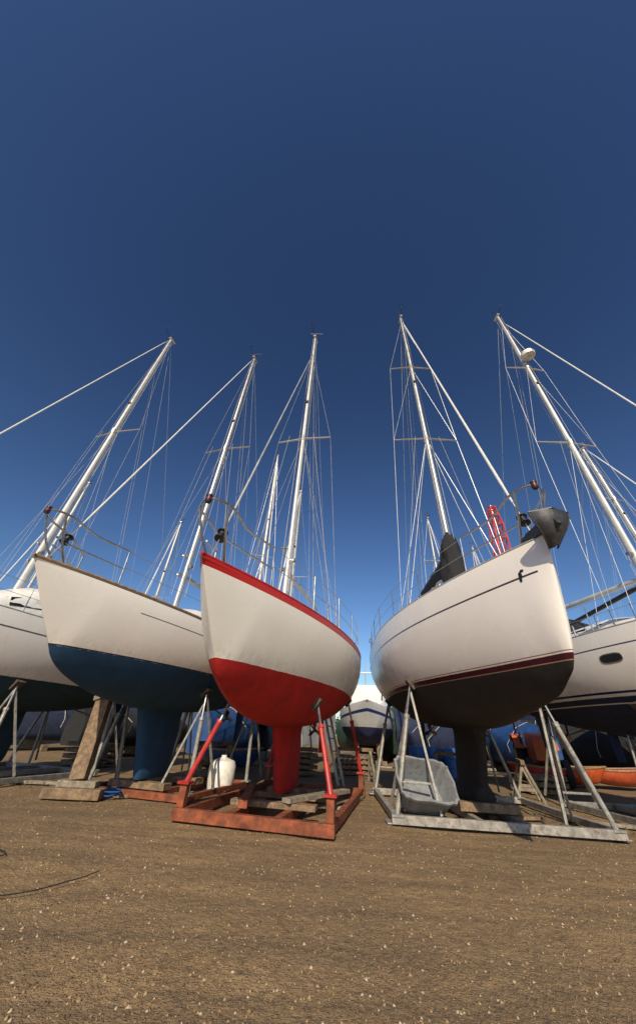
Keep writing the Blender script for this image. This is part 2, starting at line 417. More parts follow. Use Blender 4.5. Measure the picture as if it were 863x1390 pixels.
    return E,dict(h=h,P=P,top=top,zd=zd,mx=mx,E=E,a=R(a),loc=loc)

def props(E,h,spec,mat,name,r=.04,pad=M_pad):
    mb=MB()
    for foot,(w,s) in spec:
        z=h.z_at(s,w); t=Vector((w,s,z-.05)); f=Vector(foot)
        mb.tube([f,f.lerp(t,.72)],r,mat,10); mb.tube([f.lerp(t,.70),t],r*.55,M_ss,8)
        mb.tube([f.lerp(t,.70),f.lerp(t,.735)],r*1.3,mat,8)
        n=Vector((math.copysign(.75,w),0,-.66)); 
        mb.beam(t+n*.02,t+n*-.05,.2,.2,pad,up=(0,1,0))
        mb.box(f+Vector((0,0,.01)),(.18,.18,.03),mat)
    return mb

zC,zB,zD,zE,zA=1.76,1.96,1.91,1.97,1.75
hC=Hull(8.63,1.3,2.72,2.62,2.72,zC,.62,.10,tr=.55,nb=1.25,nm=2.15)
hB=Hull(9.03,1.38,3.0,2.8,2.86,zB,.66,.10,tr=.6,nb=1.25,nm=2.2)
hD=Hull(9.97,1.62,3.26,3.18,3.22,zD,.62,.035,tr=.86,nb=1.45,nm=2.55,entry=2.0)
hE=Hull(10.2,1.6,3.25,3.1,3.12,zE,.62,.04,tr=.85,nb=1.45,nm=2.5)
hA=Hull(9.84,1.55,3.05,2.85,2.9,zA,.6,.1,tr=.65,nb=1.3,nm=2.3)
red=(.50,.012,.012)
mC=hull_mat('red_white_hull_paint',(.90,.87,.79),(.45,.012,.010),zC,uvb=[(-.1,.095,red,-1,20)],dirt=.12)
mB=hull_mat('blue_white_hull_paint',(.88,.84,.77),(.010,.055,.125),zB,uvb=[(.27,.285,(.05,.05,.07),1.7,7),(-.1,.03,(.12,.09,.06),-1,20)],zb=[(zB+.0,zB+.02,(.02,.03,.06))],dirt=.16)
mD=hull_mat('white_cruiser_hull_paint',(.88,.82,.76),(.020,.017,.017),zD-.02,uvb=[(.37,.395,(.05,.03,.035),.25,9.9)],
   zb=[(zD-.02,zD+.045,(.06,.009,.018)),(zD+.062,zD+.074,(.30,.16,.10)),(zD-.03,zD-.02,(.42,.25,.14))],dirt=.10)
mE=hull_mat('navy_white_hull_paint',(.84,.79,.73),(.010,.018,.06),zE,uvb=[(.30,.325,(.03,.04,.1),-1,20)],zb=[(zE+.05,zE+.09,(.012,.022,.075)),(zE-.12,zE-.10,(.6,.58,.55))],dirt=.12)
mA=hull_mat('green_white_hull_paint',(.84,.80,.74),(.014,.045,.07),zA,uvb=[(.30,.33,(.1,.1,.12),-1,20)],dirt=.25)
mK=simple('black_antifoul',(.020,.017,.017),.8,0,.3,6,.2,(.04,.035,.03))

C,iC=yacht('sailing_yacht',(-1.32,3.79),13.56,hC,mC,.38,10.8,2.8,[(.47,.78)],fore=.88,k=.46,zk=.25,toe=M_redpaint,mast_r=.062,kch=(1.7,1.2),fore_r=.014,foremat=M_alu,mmat=M_mastw)
B_,iB=yacht('sailing_yacht',(-4.11,4.82),15.97,hB,mB,.39,10.77,2.7,[(.5,.8)],fore=.99,k=.42,zk=.25,toe=M_teak,mast_r=.072,kch=(1.5,.95),kth=.15,fore_r=.015)
D,iD=yacht('sailing_yacht',(2.96,3.83),4.06,hD,mD,.35,12.6,1.8,[(.4,.95),(.7,.75)],fore=.97,k=.42,zk=.2,mast_r=.075,kch=(1.6,1.5),kth=.14,boom_cover=M_cover,fore_r=.019,bulb=True,kmat=mK,mmat=M_alu)
E_,iE=yacht('sailing_yacht',(7.75,3.85),-2,hE,mE,.34,13.1,1.3,[(.4,.95),(.7,.75)],fore=.95,k=.42,zk=.2,mast_r=.08,kth=.14,fore_r=.019,sprayhood=M_cover,mmat=M_mastw,dodger=M_bcover)
A_,iA=yacht('sailing_yacht',(-8.42,5.12),16.99,hA,mA,.38,12.4,1.95,[(.5,.95)],fore=.99,k=.42,zk=.25,mast_r=.085,kth=.15,coach=.75,fore_r=.018,mmat=M_mastw)

# extras on D
mb=MB(); rg=[]
for i in range(26):
    t=i/25; z=iD['zd']-.45+2.0*t; r=.40*(1-t)**.6+.12
    lump=1+.10*math.sin(9*t)+.07*math.sin(23*t+1)
    rg.append([(r*lump*.72*math.cos(q)*(1+.13*math.sin(5*q+9*t)+.07*math.sin(9*q-15*t)),iD['mx']+.18*(1-t)+r*.95*math.sin(q)*(1+.1*math.sin(3*q+7*t)),z+.05*math.sin(3*q+2*t)) for q in [2*math.pi*k/32 for k in range(32)]])
mb.loft(rg,M_cover)
mb.make('mast_canvas_cover',D,angle=70)
mb=MB(); zb=hD.sheer(0)
mb.beam((0,.5,zb+.05),(0,-.22,zb+.05),.16,.03,M_ss)
for sd in(-1,1): mb.beam((sd*.08,.3,zb+.09),(sd*.08,-.25,zb+.06),.012,.13,M_anchor)
mb.lathe((-.07,-.2,zb+.09),[(.035,0),(.02,.07),(.035,.14)],M_black,10,axis=(1,0,0))
mb.beam((0,.55,zb+.17),(0,-.24,zb+.15),.035,.07,M_anchor)
for sd in(-1,1):
    rows=[]
    for u_ in np.linspace(0,1,7):
        row=[]
        for v_ in np.linspace(0,1,6):
            w_=(.03+.23*math.sin(math.pi*min(1,.25+.75*(1-u_))*.62))*v_*(1-.65*u_)
            p=Vector((sd*w_,-.30+.16*u_+.10*v_*v_-.05*math.sin(math.pi*u_),zb+.22-.42*u_-.06*v_+.05*v_*v_)); row.append(p)
        rows.append(row)
    mb.loft(rows,M_anchor,closed=False); mb.loft([[p+Vector((0,.018,-.004)) for p in r] for r in rows],M_anchor,closed=False)
    for r0,r1 in zip(rows[:-1],rows[1:]): mb.tube([r0[-1],r1[-1]],.012,M_anchor,6)
    mb.tube([rows[0][0],rows[0][-1]],.014,M_anchor,6)
mb.beam((0,-.22,zb+.15),(0,-.31,zb-.02),.05,.05,M_anchor)
mb.make('anchor',D,angle=40)
mb=MB()
for sd in(-1,1):
    hD.patch(mb,M_black,.44,.49,.31,.40,sd,.004,p=2,n=5); hD.patch(mb,M_black,.40,.455,.29,.325,sd,.005,p=2,n=5); hD.patch(mb,M_black,.46,.50,.385,.44,sd,.005,p=2,n=5)
    for q in (.93,): hD.patch(mb,M_ss,q*9.97-.35,q*9.97,.22,.34,sd,.006); hD.patch(mb,M_black,q*9.97-.33,q*9.97-.02,.24,.32,sd,.010)
mb.make('hull_fittings',D)
mb=MB()
for sd in(-1,1):
    for x in (3.6,5.6): hE.patch(mb,M_ss,x-.02,x+.47,.43,.61,sd,.006,p=3); hE.patch(mb,M_glass,x,x+.45,.45,.59,sd,.010,p=3)
mb.make('hull_windows',E_)
mb=MB(); p=iE['P'](.73); mb.lathe(p+Vector((0,-.32,0)),[(.05,-.13),(.22,-.10),(.24,0),(.22,.09),(.1,.13),(.01,.14)],M_whitegel,20); mb.beam(p+Vector((0,0,-.12)),p+Vector((0,-.4,-.14)),.1,.03,M_alu)
mb.make('radar_dome',E_)
mb=MB(); mb.tube([(-1.1,4.9,3.55),(-.75,2.2,3.95)],.045,M_black,10); mb.tube([(-1.1,4.9,3.1),(-1.1,4.9,3.6)],.02,M_ss,8); mb.tube([(-.8,2.6,3.1),(-.8,2.6,3.9)],.02,M_ss,8)
mb.make('spinnaker_pole',E_)
def fender(E,h,x,sd,z0=-.1):
    mb=MB(); w=h.hb(x)+.10; zt=h.sheer(x)+z0
    mb.lathe((sd*w,x,zt-.62),[(.02,-.04),(.05,0),(.10,.07),(.11,.15),(.11,.45),(.10,.53),(.05,.6),(.025,.64)],M_whitegel,16)
    mb.tube([(sd*w,x,zt+.01),(sd*(w-.12),x,h.sheer(x)+.35)],.007,M_rope,5); mb.make('fender',E)
fender(A_,hA,4.6,1); fender(A_,hA,6.0,1)

# ------------------------------------------------------------------ cradles
def cradle(boat,i,name,s0,s1,w,mat,propmat,spec,bw=.12,bh=.13,extra=None,keelw=.35):
    G=empty(name,boat.location,boat.rotation_euler[2])
    mb=MB(); z=bh/2+.01
    for s in (s0,s1): mb.beam((-w,s,z),(w,s,z),bw,bh,mat)
    for x in (-w+bw*.7,w-bw*.7,-keelw,keelw):
        mb.beam((x,s0+bw/2+.003,z+.004),(x,s1-bw/2-.003,z+.004),bw*.85,bh*.9,mat)
    if extra: extra(mb)
    mb.make('base_frame',G,smooth=False,bevel=.006)
    p=props(boat,i['h'],spec,propmat,'props'); p.make('props',G)
    return G
def exC(mb):
    for s in (3.6,4.6,5.4): mb.beam((-.6,s,.17),(.75,s+.05,.17),.2,.07,M_wood)
    mb.beam((.3,3.5,.24),(1.0,5.2,.25),.16,.06,M_wood2); mb.beam((-.2,3.0,.22),(-.75,4.9,.24),.13,.09,M_rust)
    for x,s in((-1.1,2.9),(1.1,2.9),(-1.1,6.9),(1.1,6.9)): mb.beam((x,s,.14),(x,s,.42),.11,.11,M_rust)
cradle(C,iC,'boat_cradle',2.85,7.0,1.17,M_rust,M_redpaint,[((1.1,2.9,.4),(.78,3.3)),((-1.1,2.9,.4),(-.78,3.3)),((1.1,6.9,.4),(.85,6.7)),((-1.1,6.9,.4),(-.85,6.7))],extra=exC)
def exD(mb):
    mb.beam((-.5,4.2,.2),(.5,4.2,.2),.25,.12,M_wood); mb.beam((-.5,5.5,.2),(.5,5.5,.2),.25,.12,M_wood)
    for sd in(-1,1):
        for s in(3.55,6.9):
            t=Vector((sd*1.2,s+.3,hD.z_at(s+.3,1.2)-.12)); 
            mb.beam((sd*.95,s+.02,.12),t,.045,.045,M_galv); mb.beam((sd*1.6,s+1.1,.1),t,.045,.045,M_galv)
            mb.beam((sd*1.05,s+.06,.5),(sd*1.52,s+.1,.5),.03,.03,M_galv)
            mb.beam((sd*1.72,s-.06,.01),(sd*1.72,s+.28,.01),.2,.02,M_galv)
cradle(D,iD,'boat_cradle',3.5,6.9,1.75,M_white_st,M_galv,[((-1.66,3.52,.1),(-1.2,3.8)),((1.66,3.52,.1),(1.2,3.8)),((-1.66,6.9,.1),(-1.2,7.2)),((1.66,6.9,.1),(1.2,7.2))],bw=.11,bh=.11,extra=exD)
def exB(mb):
    for s in(4.0,5.2): mb.beam((-.6,s,.17),(.6,s,.17),.25,.1,M_wood)
    for sd in(-1,1):
        for s in(3.95,6.5):
            t=Vector((sd*.95,s+.2,hB.z_at(s+.2,.95)-.12)); mb.beam((sd*.45,s,.12),t,.04,.04,M_galv); mb.beam((sd*1.15,s+.8,.12),t,.04,.04,M_galv)
cradle(B_,iB,'boat_cradle',3.8,6.6,1.15,M_rust,M_galv,[((1.08,3.9,.1),(.95,4.1)),((-1.08,3.9,.1),(-.95,4.1)),((1.08,6.5,.1),(.95,6.7)),((-1.08,6.5,.1),(-.95,6.7))],extra=exB,bw=.1,bh=.1)
for (b,i,s0) in((A_,iA,3.9),(E_,iE,3.8)):
    h=i['h']
    def exx(mb,h=h,s0=s0):
        for sd in(-1,1):
            for s in(s0,s0+2.9):
                t=Vector((sd*1.1,s+.2,h.z_at(s+.2,1.1)-.12)); mb.beam((sd*.7,s,.12),t,.045,.045,M_galv); mb.beam((sd*1.4,s+.8,.12),t,.045,.045,M_galv)
        mb.beam((-.5,4.6,.14),(.5,4.6,.14),.3,.1,M_wood)
    cradle(b,i,'boat_cradle',s0,s0+2.9,1.5,M_galv,M_galv,[((1.4,s0,.1),(1.1,s0+.2)),((-1.4,s0,.1),(-1.1,s0+.2)),((1.4,s0+2.9,.1),(1.1,s0+3.1)),((-1.4,s0+2.9,.1),(-1.1,s0+3.1))],extra=exx,bw=.1,bh=.1)

G=empty('timber_prop',(-3.9,8.05,0))
mb=MB(); mb.beam((-.45,-.02,.075),(.5,.06,.075),.34,.14,M_wood,); mb.beam((-.3,.05,.19),(.35,.1,.19),.26,.09,M_wood2)
mb.beam((0,.05,.235),(-.15,.3,1.42),.27,.17,M_wood,up=(0,1,.1)); mb.beam((-.16,.3,1.42),(-.19,.33,1.5),.3,.26,M_wood2,up=(0,1,.1))
mb.make('timbers',G,smooth=False,bevel=.01)

# ------------------------------------------------------------------ background boats
def bgboat(loc_mast,a,L,Bm,H,col,bot,mast_r=.09,spr=((.45,.8),),z0=0,cover=None,**kw):
    zw=1.8+z0; h=Hull(L,Bm,zw+1.25,zw+1.0,zw+1.05,zw,.6,.08,tr=.7,nb=1.3,nm=2.3)
    m=hull_mat('background_hull_paint',col,bot,zw,uvb=[(.25,.28,(.1,.1,.12),-1,40)])
    bx=loc_mast[0]-.38*L*math.sin(R(a)); by=loc_mast[1]-.38*L*math.cos(R(a))
    b,i=yacht('sailing_yacht',(bx,by),a,h,m,.38,H,2,list(spr),mast_r=mast_r,wire=.008,fore_r=.03,boom_cover=cover,mmat=M_mastw,**kw)
    def ex(mb):
        mb.beam((-.5,.5*L,.14),(.5,.5*L,.14),.3,.1,M_wood)
    cradle(b,i,'boat_cradle',.42*L,.72*L,Bm*.85,M_galv,M_galv,[((sd*Bm*.8,s*L,.1),(sd*Bm*.65,s*L)) for sd in(-1,1) for s in(.43,.71)],extra=ex,bw=.1,bh=.1)
bgboat((-3.35,21.5),-15,11.5,1.6,16.7,(.7,.68,.64),(.03,.05,.12),mast_r=.11)
bgboat((-1.07,17.0),9,9,1.35,9.9,(.03,.05,.12),(.02,.04,.10),mast_r=.10)
bgboat((8.3,21.5),5,10,1.5,11.3,(.7,.69,.66),(.03,.03,.04),spr=((.4,.9),(.7,.7)))
bgboat((14.2,12.9),-6,11,1.6,11,(.66,.64,.6),(.03,.04,.1),spr=((.4,.9),(.7,.7)))
bgboat((-9.8,22),-8,10,1.5,10,(.7,.68,.64),(.04,.04,.05))
bgboat((14,27),4,10,1.5,12,(.05,.07,.14),(.03,.03,.04))
bgboat((-15.5,19),-12,10,1.5,11,(.6,.58,.55),(.02,.04,.12))

hm=Hull(8,1.5,2.5,2.15,2.1,1.2,.5,.14,tr=.9,nb=1.3,nm=2.6,stern=-.3)
G=empty('motor_boat',(2.9,19,0),-R(8))
mm=hull_mat('motor_boat_hull_paint',(.74,.72,.68),(.02,.03,.1),1.45,uvb=[(.3,.42,(.03,.05,.15),-1,20)])
hm.mesh(mm,G)
mb=MB(); rg=[]
for x,w,hh in((1.8,.5,.05),(2.6,.95,.45),(3.3,1.1,1.25),(4.4,1.15,1.4),(6.3,1.1,1.3),(6.5,1.1,.1)):
    z=hm.sheer(x)-.05; rg.append([(-w,x,z),(-w*.92,x,z+hh*.8),(-w*.8,x,z+hh),(w*.8,x,z+hh),(w*.92,x,z+hh*.8),(w,x,z)])
mb.loft(rg,M_whitegel)
mb.quad([(-.85,2.62,2.66),(.85,2.62,2.66),(.9,3.12,3.2),(-.9,3.12,3.2)],M_glass)
for sd in(-1,1): mb.quad([(sd*1.14,3.5,2.7),(sd*1.17,5.9,2.7),(sd*1.13,5.9,3.15),(sd*1.1,3.6,3.15)],M_glass)
mb.tube([(0,4.6,3.4),(0,4.8,4.6)],.04,M_alu); mb.tube([(-.5,4.7,4.2),(.5,4.7,4.2)],.03,M_alu)
mb.loft([[(b*q,x,hm.sheer(x)-.04) for q in(-1,0,1)] for x in [8*(i/20)**1.4 for i in range(21)] for b in [hm.hb(x)*.98]],M_deck,closed=False)
mb.make('cabin',G,angle=40)
mb=MB()
for x in(2.5,5.5):
    for sd in(-1,1): mb.beam((sd*.6,x,0),(sd*.5,x,hm.z_at(x,.5)),.2,.2,M_wood)
    mb.beam((-.9,x,.08),(.9,x,.08),.2,.16,M_wood)
mb.make('blocks',G,smooth=False)

# ------------------------------------------------------------------ yard clutter
def barrel(x,y):
    mb=MB(); mb.lathe((0,0,0),[(.26,0),(.285,.03),(.285,.28),(.30,.3),(.285,.32),(.285,.56),(.30,.58),(.285,.6),(.285,.85),(.27,.88),(.2,.88),(.2,.87)],M_blueplastic,24)
    o=mb.make('plastic_barrel'); o.location=(x,y,0)
for x,y in((4.4,16.6),(5.05,16.8),(5.6,16.3),(4.8,17.4)): barrel(x,y)
mb=MB(); rg=[]
def rr(hx,hy,z,n=40,p=5):
    return [(math.copysign(abs(math.cos(q))**(2/p),math.cos(q))*hx*(1+.03*math.cos(14*q)),math.copysign(abs(math.sin(q))**(2/p),math.sin(q))*hy*(1+.03*math.cos(14*q)),z) for q in[2*math.pi*k/n for k in range(n)]]
mb.loft([rr(.40,.26,0),rr(.44,.30,.02),rr(.52,.36,.42),rr(.57,.41,.43),rr(.57,.41,.47),rr(.53,.37,.47),rr(.5,.35,.40),rr(.42,.28,.05),rr(.1,.1,.045)],M_tub)
o=mb.make('plastic_tub',angle=40); o.location=(2.02,7.75,.30); o.rotation_euler=(R(48),R(4),R(6)); o.scale=(.86,.86,.86)
mb=MB(); mb.lathe((0,0,0),[(.2,0),(.26,.02),(.29,.2),(.29,.42),(.25,.5),(.1,.55),(.06,.56),(.06,.6)],M_whitegel,24); o=mb.make('plastic_drum'); o.location=(-1.75,10.0,0)
G=empty('tractor',(8.9,16.2,0),R(-20)); mb=MB()
mb.loft([[(-.32,y,z0),(.32,y,z0),(.34,y,z1),(-.34,y,z1)] for y,z0,z1 in((-1.5,.7,1.25),(-1.3,.6,1.4),(.1,.6,1.5))],M_orange); mb.box((0,.7,.8),(.7,1.3,.5),M_orange)
for sd in(-1,1):
    mb.lathe((sd*.55,.8,.65),[(.3,-.16),(.62,-.15),(.66,-.05),(.66,.05),(.62,.15),(.3,.16)],M_tyre,28,axis=(1,0,0)); mb.lathe((sd*.62,.8,.65),[(.34,-.1),(.34,.1),(.1,.12)],M_yellow,20,axis=(sd,0,0))
    mb.lathe((sd*.55,-1.15,.38),[(.18,-.11),(.36,-.1),(.38,0),(.36,.1),(.18,.11)],M_tyre,24,axis=(1,0,0)); mb.lathe((sd*.58,-1.15,.38),[(.2,-.08),(.2,.1),(.06,.11)],M_yellow,16,axis=(sd,0,0))
    for y in(.2,1.3): mb.beam((sd*.5,y,1.0),(sd*.45,y,2.1),.06,.06,M_black)
    mb.loft([[(sd*.4,y,z),(sd*.75,y,z),(sd*.75,y,z+.04),(sd*.4,y,z+.04)] for y,z in((.1,1.0),(.4,1.35),(.9,1.42),(1.4,1.2))],M_orange)
mb.box((0,.75,2.12),(1.1,1.4,.07),M_orange); mb.box((0,.9,1.15),(.45,.4,.12),M_black); mb.tube([(.2,-.9,1.3),(.2,-.9,2.0)],.03,M_black)
mb.make('body',G,angle=30)
def dinghy(x,y,rz,mat):
    hd=Hull(2.6,.62,.62,.52,.55,.2,.12,.12,tr=.8,nb=1.4,nm=2.6,stern=-.05)
    m=simple('dinghy_paint',mat,.4,0,.15,4); G=empty('rowing_dinghy',(x,y,.0),rz); hd.mesh(m,G,30,10)
    mb=MB()
    for sd in(-1,1): mb.tube([(sd*hd.hb(q),q,hd.sheer(q)) for q in [2.6*(i/16)**1.4 for i in range(17)]],.03,M_teak,6)
    for q in(.9,1.7): mb.box((0,q,.45),(2*hd.hb(q)-.05,.22,.03),M_teak)
    mb.make('thwarts',G)
dinghy(10.6,15.2,R(70),(.45,.08,.02)); dinghy(12.6,16.0,R(95),(.45,.08,.03)); dinghy(-1.3,14.2,R(60),(.02,.05,.16)); dinghy(6.9,14.6,R(-70),(.4,.02,.02))
def tarped(x,y,rz,L,w,hh,mat):
    G=empty('tarpaulin_covered_boat',(x,y,0),rz); mb=MB(); rg=[]
    for i in range(25):
        t=i/24; s=L*t; b=w*max(.06,math.sin(math.pi*min(1,.08+t*.62)))**.8; 
        sag=.07*math.sin(t*math.pi*5)
        rg.append([(b*x_*(1+.05*math.sin(17*t+6*z_)),s,.35+z_*hh-(.0 if z_<.9 else sag)) for x_,z_ in((-.75,0),(-.95,.12),(-1.02,.45),(-.98,.6),(-.55,.82),(-.12,.98),(0,1.0),(.12,.98),(.55,.82),(.98,.6),(1.02,.45),(.95,.12),(.75,0))])
    mb.loft(rg,mat)
    for s in(.25*L,.7*L):
        mb.beam((-w*.6,s,.1),(w*.6,s,.1),.22,.2,M_wood)
        mb.beam((-w*.4,s,.28),(w*.4,s,.28),.2,.16,M_wood2)
        mb.tube([(-w*.95,s,.8),(-w*1.0,s,1.1),(-.5*w,s,.42+hh*.84),(0,s,.4+hh),(.5*w,s,.42+hh*.84),(w*1.0,s,1.1),(w*.95,s,.8)],.012,M_rope,5)
    mb.make('tarpaulin',G,angle=60)
tarped(-3.6,14.8,R(-12),6,1.2,1.5,M_tarp); tarped(6.6,16.6,R(5),6,1.2,1.4,M_bcover); tarped(-8.2,15.4,R(-15),6,1.2,1.2,M_cover); tarped(10.8,18.5,R(0),6,1.2,1.6,M_tarp)
tarped(5.9,24.5,R(20),7,1.4,2.3,M_gtarp); tarped(-12.2,17.2,R(-30),7,1.4,2.0,M_bcover); tarped(16.5,20,R(30),7,1.4,2.2,M_cover); tarped(12.3,23.5,R(80),7,1.3,2.1,M_bcover)
def pallet(x,y,rz,n):
    mb=MB()
    for q in range(n):
        z=q*.145
        for s in(-.5,0,.5): mb.beam((-.6,s*.9,z+.06),(.6,s*.9,z+.06),.1,.08,M_wood)
        for j in range(7): mb.beam((-.55+j*.183,-.5,z+.113),(-.55+j*.183,.5,z+.113),.1,.02,M_wood2)
    o=mb.make('pallet_stack',smooth=False); o.location=(x,y,0); o.rotation_euler=(0,0,rz)
pallet(-.2,14.6,.3,5); pallet(7.0,13.2,.1,3); pallet(-6.4,13.6,-.4,4); pallet(1.9,15.8,.2,4)
def trestle(x,y,rz):
    mb=MB()
    mb.beam((-.6,0,.75),(.6,0,.75),.09,.09,M_wood)
    for sx in(-.5,.5):
        for sy in(-1,1): mb.beam((sx,sy*.02,.72),(sx*1.1,sy*.3,0),.07,.05,M_wood2)
        mb.beam((sx*1.06,-.2,.25),(sx*1.06,.2,.25),.04,.06,M_wood2)
    o=mb.make('trestle',smooth=False); o.location=(x,y,0); o.rotation_euler=(0,0,rz)
trestle(1.6,13.4,.2); trestle(4.9,14.2,-.5); trestle(-2.3,11.6,.9); trestle(10.2,12.6,.3); trestle(5.6,11.2,1.2)
mb=MB()
for sd in(-.18,.18): mb.beam((sd,0,0),(sd,.9,3.1),.03,.06,M_alu)
for q in range(11): mb.beam((-.17,.9*(q+.7)/11.5,3.1*(q+.7)/11.5),(.17,.9*(q+.7)/11.5,3.1*(q+.7)/11.5),.03,.03,M_alu)
o=mb.make('ladder',smooth=False); o.location=(1.05,11.6,0); o.rotation_euler=(0,0,R(62))
def plank(x,y,rz,l,w=.18,mat=M_wood2):
    mb=MB(); mb.beam((-l/2,0,.03),(l/2,0,.035),w,.045,mat); o=mb.make('plank',smooth=False,bevel=.004); o.location=(x,y,-.005); o.rotation_euler=(0,0,rz)
plank(-2.75,8.7,.5,1.3,.16,M_wood); plank(1.0,9.2,1.2,1.6); plank(3.9,8.5,.2,1.1,.15,M_wood); plank(5.6,8.4,-.5,1.4); plank(-5.2,9.5,.1,1.7); plank(-.3,10.4,-.2,.9,.14,M_wood); plank(2.9,9.6,.7,1.0)
# lattice crane
G=empty('lattice_crane',(17.7,31,0)); mb=MB()
def latt(p0,p1,w0,w1,nseg,r=.08,mat=M_craner):
    p0,p1=Vector(p0),Vector(p1); t=(p1-p0).normalized(); a=t.cross(Vector((0,1,0))).normalized(); b=a.cross(t)
    c=lambda f,i:p0.lerp(p1,f)+a*(w0+(w1-w0)*f)/2*(-1,1,1,-1)[i]+b*(w0+(w1-w0)*f)/2*(-1,-1,1,1)[i]
    for i in range(4): mb.tube([c(0,i),c(1,i)],r,mat,6)
    for k in range(nseg):
        for i in range(4):
            j=(i+1)%4; mb.tube([c(k/nseg,i),c((k+1)/nseg,j)],r*.7,mat,5); mb.tube([c((k+1)/nseg,i),c((k+1)/nseg,j)],r*.7,mat,5)
latt((1.5,2.0,2.2),(.9,-.6,19.2),1.9,1.0,12); latt((.9,-.6,19.2),(.6,-1.2,21.0),1.0,.5,2)
mb.box((1.5,2.5,1.5),(3,4,1.6),M_galv); mb.box((1.5,2.5,.4),(3.6,5,.8),M_black); mb.box((.2,1.2,2.8),(.9,1.3,1.2),M_glass)
mb.tube([(.6,-1.2,21.2),(.6,-1.2,8)],.03,M_wire,5); mb.tube([(.6,-1.1,21.2),(2.6,4.2,2.3)],.03,M_wire,5)
mb.make('boom_and_cab',G,smooth=False)

mb=MB(); mb.tube([(-5.0,5.1,.012),(-4.2,4.95,.012),(-3.3,5.15,.012),(-2.8,4.9,.012),(-3.2,4.7,.012),(-4.6,4.85,.012)],.005,M_cover,6,smooth=8); mb.make('rope')
mb=MB(); mb.tube([(-4.2,3.9,.01),(-3.2,3.75,.01),(-2.2,3.95,.01),(-1.85,4.35,.01),(-1.75,4.6,.01)],.004,M_cover,6,smooth=8); mb.make('rope')
mb=MB(); pts=[(.2*math.cos(q*.7)*(1+.3*math.sin(q*1.3)),.15*math.sin(q*.7)*(1+.2*math.cos(q)),.03+.006*q*.5) for q in range(34)]
mb.tube(pts,.012,M_tarp,6,smooth=4); o=mb.make('rope_coil'); o.location=(-3.35,8.3,0)

G=empty('boatyard_shed',(-16,28,0))
def corr_mat(name,col):
    m,nt,b=new_mat(name); tc=N(nt,'ShaderNodeTexCoord').outputs['Object']; n=noise_(nt,tc,1.2,4)
    nt.links.new(mix(nt,ramp(nt,n,.3,.7),tuple(c*.7 for c in col),col),b.inputs['Base Color']); b.inputs['Roughness'].default_value=.55; return m
M_corr=corr_mat('corrugated_grey',(.13,.135,.14)); M_corr2=corr_mat('roof_sheet',(.10,.11,.12)); M_door=corr_mat('shed_door',(.03,.045,.07))
def shed(G,w,d,hh,doors):
    mb=MB(); xs=np.arange(-w,w+.01,.12)
    mb.loft([[(x,.03*math.sin(x*22),z) for x in xs] for z in(0,hh)],M_corr,closed=False)
    mb.loft([[(x,.03*math.sin(x*22)+y,z) for x in xs] for y,z in((-.25,hh-.02),(d/2,hh+1.5),(d,hh-.02))],M_corr2,closed=False)
    for x in(-w,w): mb.quad([(x,0,0),(x,d-.2,0),(x,d-.2,hh),(x,d/2,hh+1.45),(x,0,hh)],M_corr)
    mb.quad([(-w,d-.2,0),(w,d-.2,0),(w,d-.2,hh),(-w,d-.2,hh)],M_corr)
    for x in doors:
        mb.box((x,-.08,1.3),(3,.06,2.6),M_door)
        for q in(-1.55,1.55): mb.box((x+q,-.1,1.35),(.1,.1,2.7),M_black)
        mb.box((x,-.1,2.66),(3.2,.1,.1),M_black)
    mb.make('walls_and_roof',G,smooth=False,recalc=False)
shed(G,13,10,3.1,(-8,0,8))
shed(empty('boatyard_shed',(26,42,0),R(-8)),16,12,4.0,(-10,0,10)); shed(empty('boatyard_shed',(-8,52,0),R(4)),12,12,3.6,(-6,4))
M_leaf=simple('distant_foliage',(.05,.07,.03),.8,0,.4,.3)
V=[];F=[]
cl=[]
x=-150.
while x<170:
    cl.append((x,rng.uniform(95,120),rng.uniform(3,7.5),rng.uniform(2.5,5))); x+=rng.uniform(1.5,5)
for (cx,cy,hh,rad) in cl:
    for q in range(90):
        d=rng.normal(size=3); d/=np.linalg.norm(d); r=rng.uniform(.6,1)
        c=np.array([cx,cy,hh*.55])+d*np.array([rad,rad,hh*.5])*r; s=rng.uniform(.3,.8)
        u_=rng.normal(size=3); v_=rng.normal(size=3); i=len(V)
        V+= [tuple(c+u_*s*.5),tuple(c+v_*s*.5),tuple(c-u_*s*.5),tuple(c-v_*s*.5)]; F.append((i,i+1,i+2,i+3))
me=bpy.data.meshes.new('distant_trees'); me.from_pydata(V,[],F); me.materials.append(M_leaf); o=bpy.data.objects.new('distant_trees',me); bpy.context.collection.objects.link(o)

# ------------------------------------------------------------------ ground
m,nt,b=new_mat('sandy_gravel'); tc=N(nt,'ShaderNodeTexCoord').outputs['Object']
big=noise_(nt,tc,.35,4,.6); mid=noise_(nt,tc,2.2,5,.65); fine=noise_(nt,tc,38,4,.7); trk=noise_(nt,tc,1.1,4,.6,(.3,2.4,1)); clump=noise_(nt,tc,9,5,.75)
c=mix(nt,ramp(nt,mid,.3,.7),(.23,.135,.058),(.41,.265,.12))
c=mix(nt,math_(nt,'MULTIPLY',ramp(nt,big,.42,.6),.6),c,(.17,.105,.052))
c=mix(nt,math_(nt,'MULTIPLY',ramp(nt,trk,.48,.62),.55),c,(.13,.08,.042))
wv=N(nt,'ShaderNodeTexWave',bands_direction='Y'); wv.inputs['Scale'].default_value=.42; wv.inputs['Distortion'].default_value=5.0; wv.inputs['Detail'].default_value=3; wv.inputs['Detail Scale'].default_value=.35; nt.links.new(tc,wv.inputs['Vector'])
c=mix(nt,math_(nt,'MULTIPLY',ramp(nt,wv.outputs['Fac'],.72,.95),.35),c,(.13,.08,.042))
c=mix(nt,math_(nt,'MULTIPLY',ramp(nt,clump,.48,.66),.6),c,(.095,.06,.035))
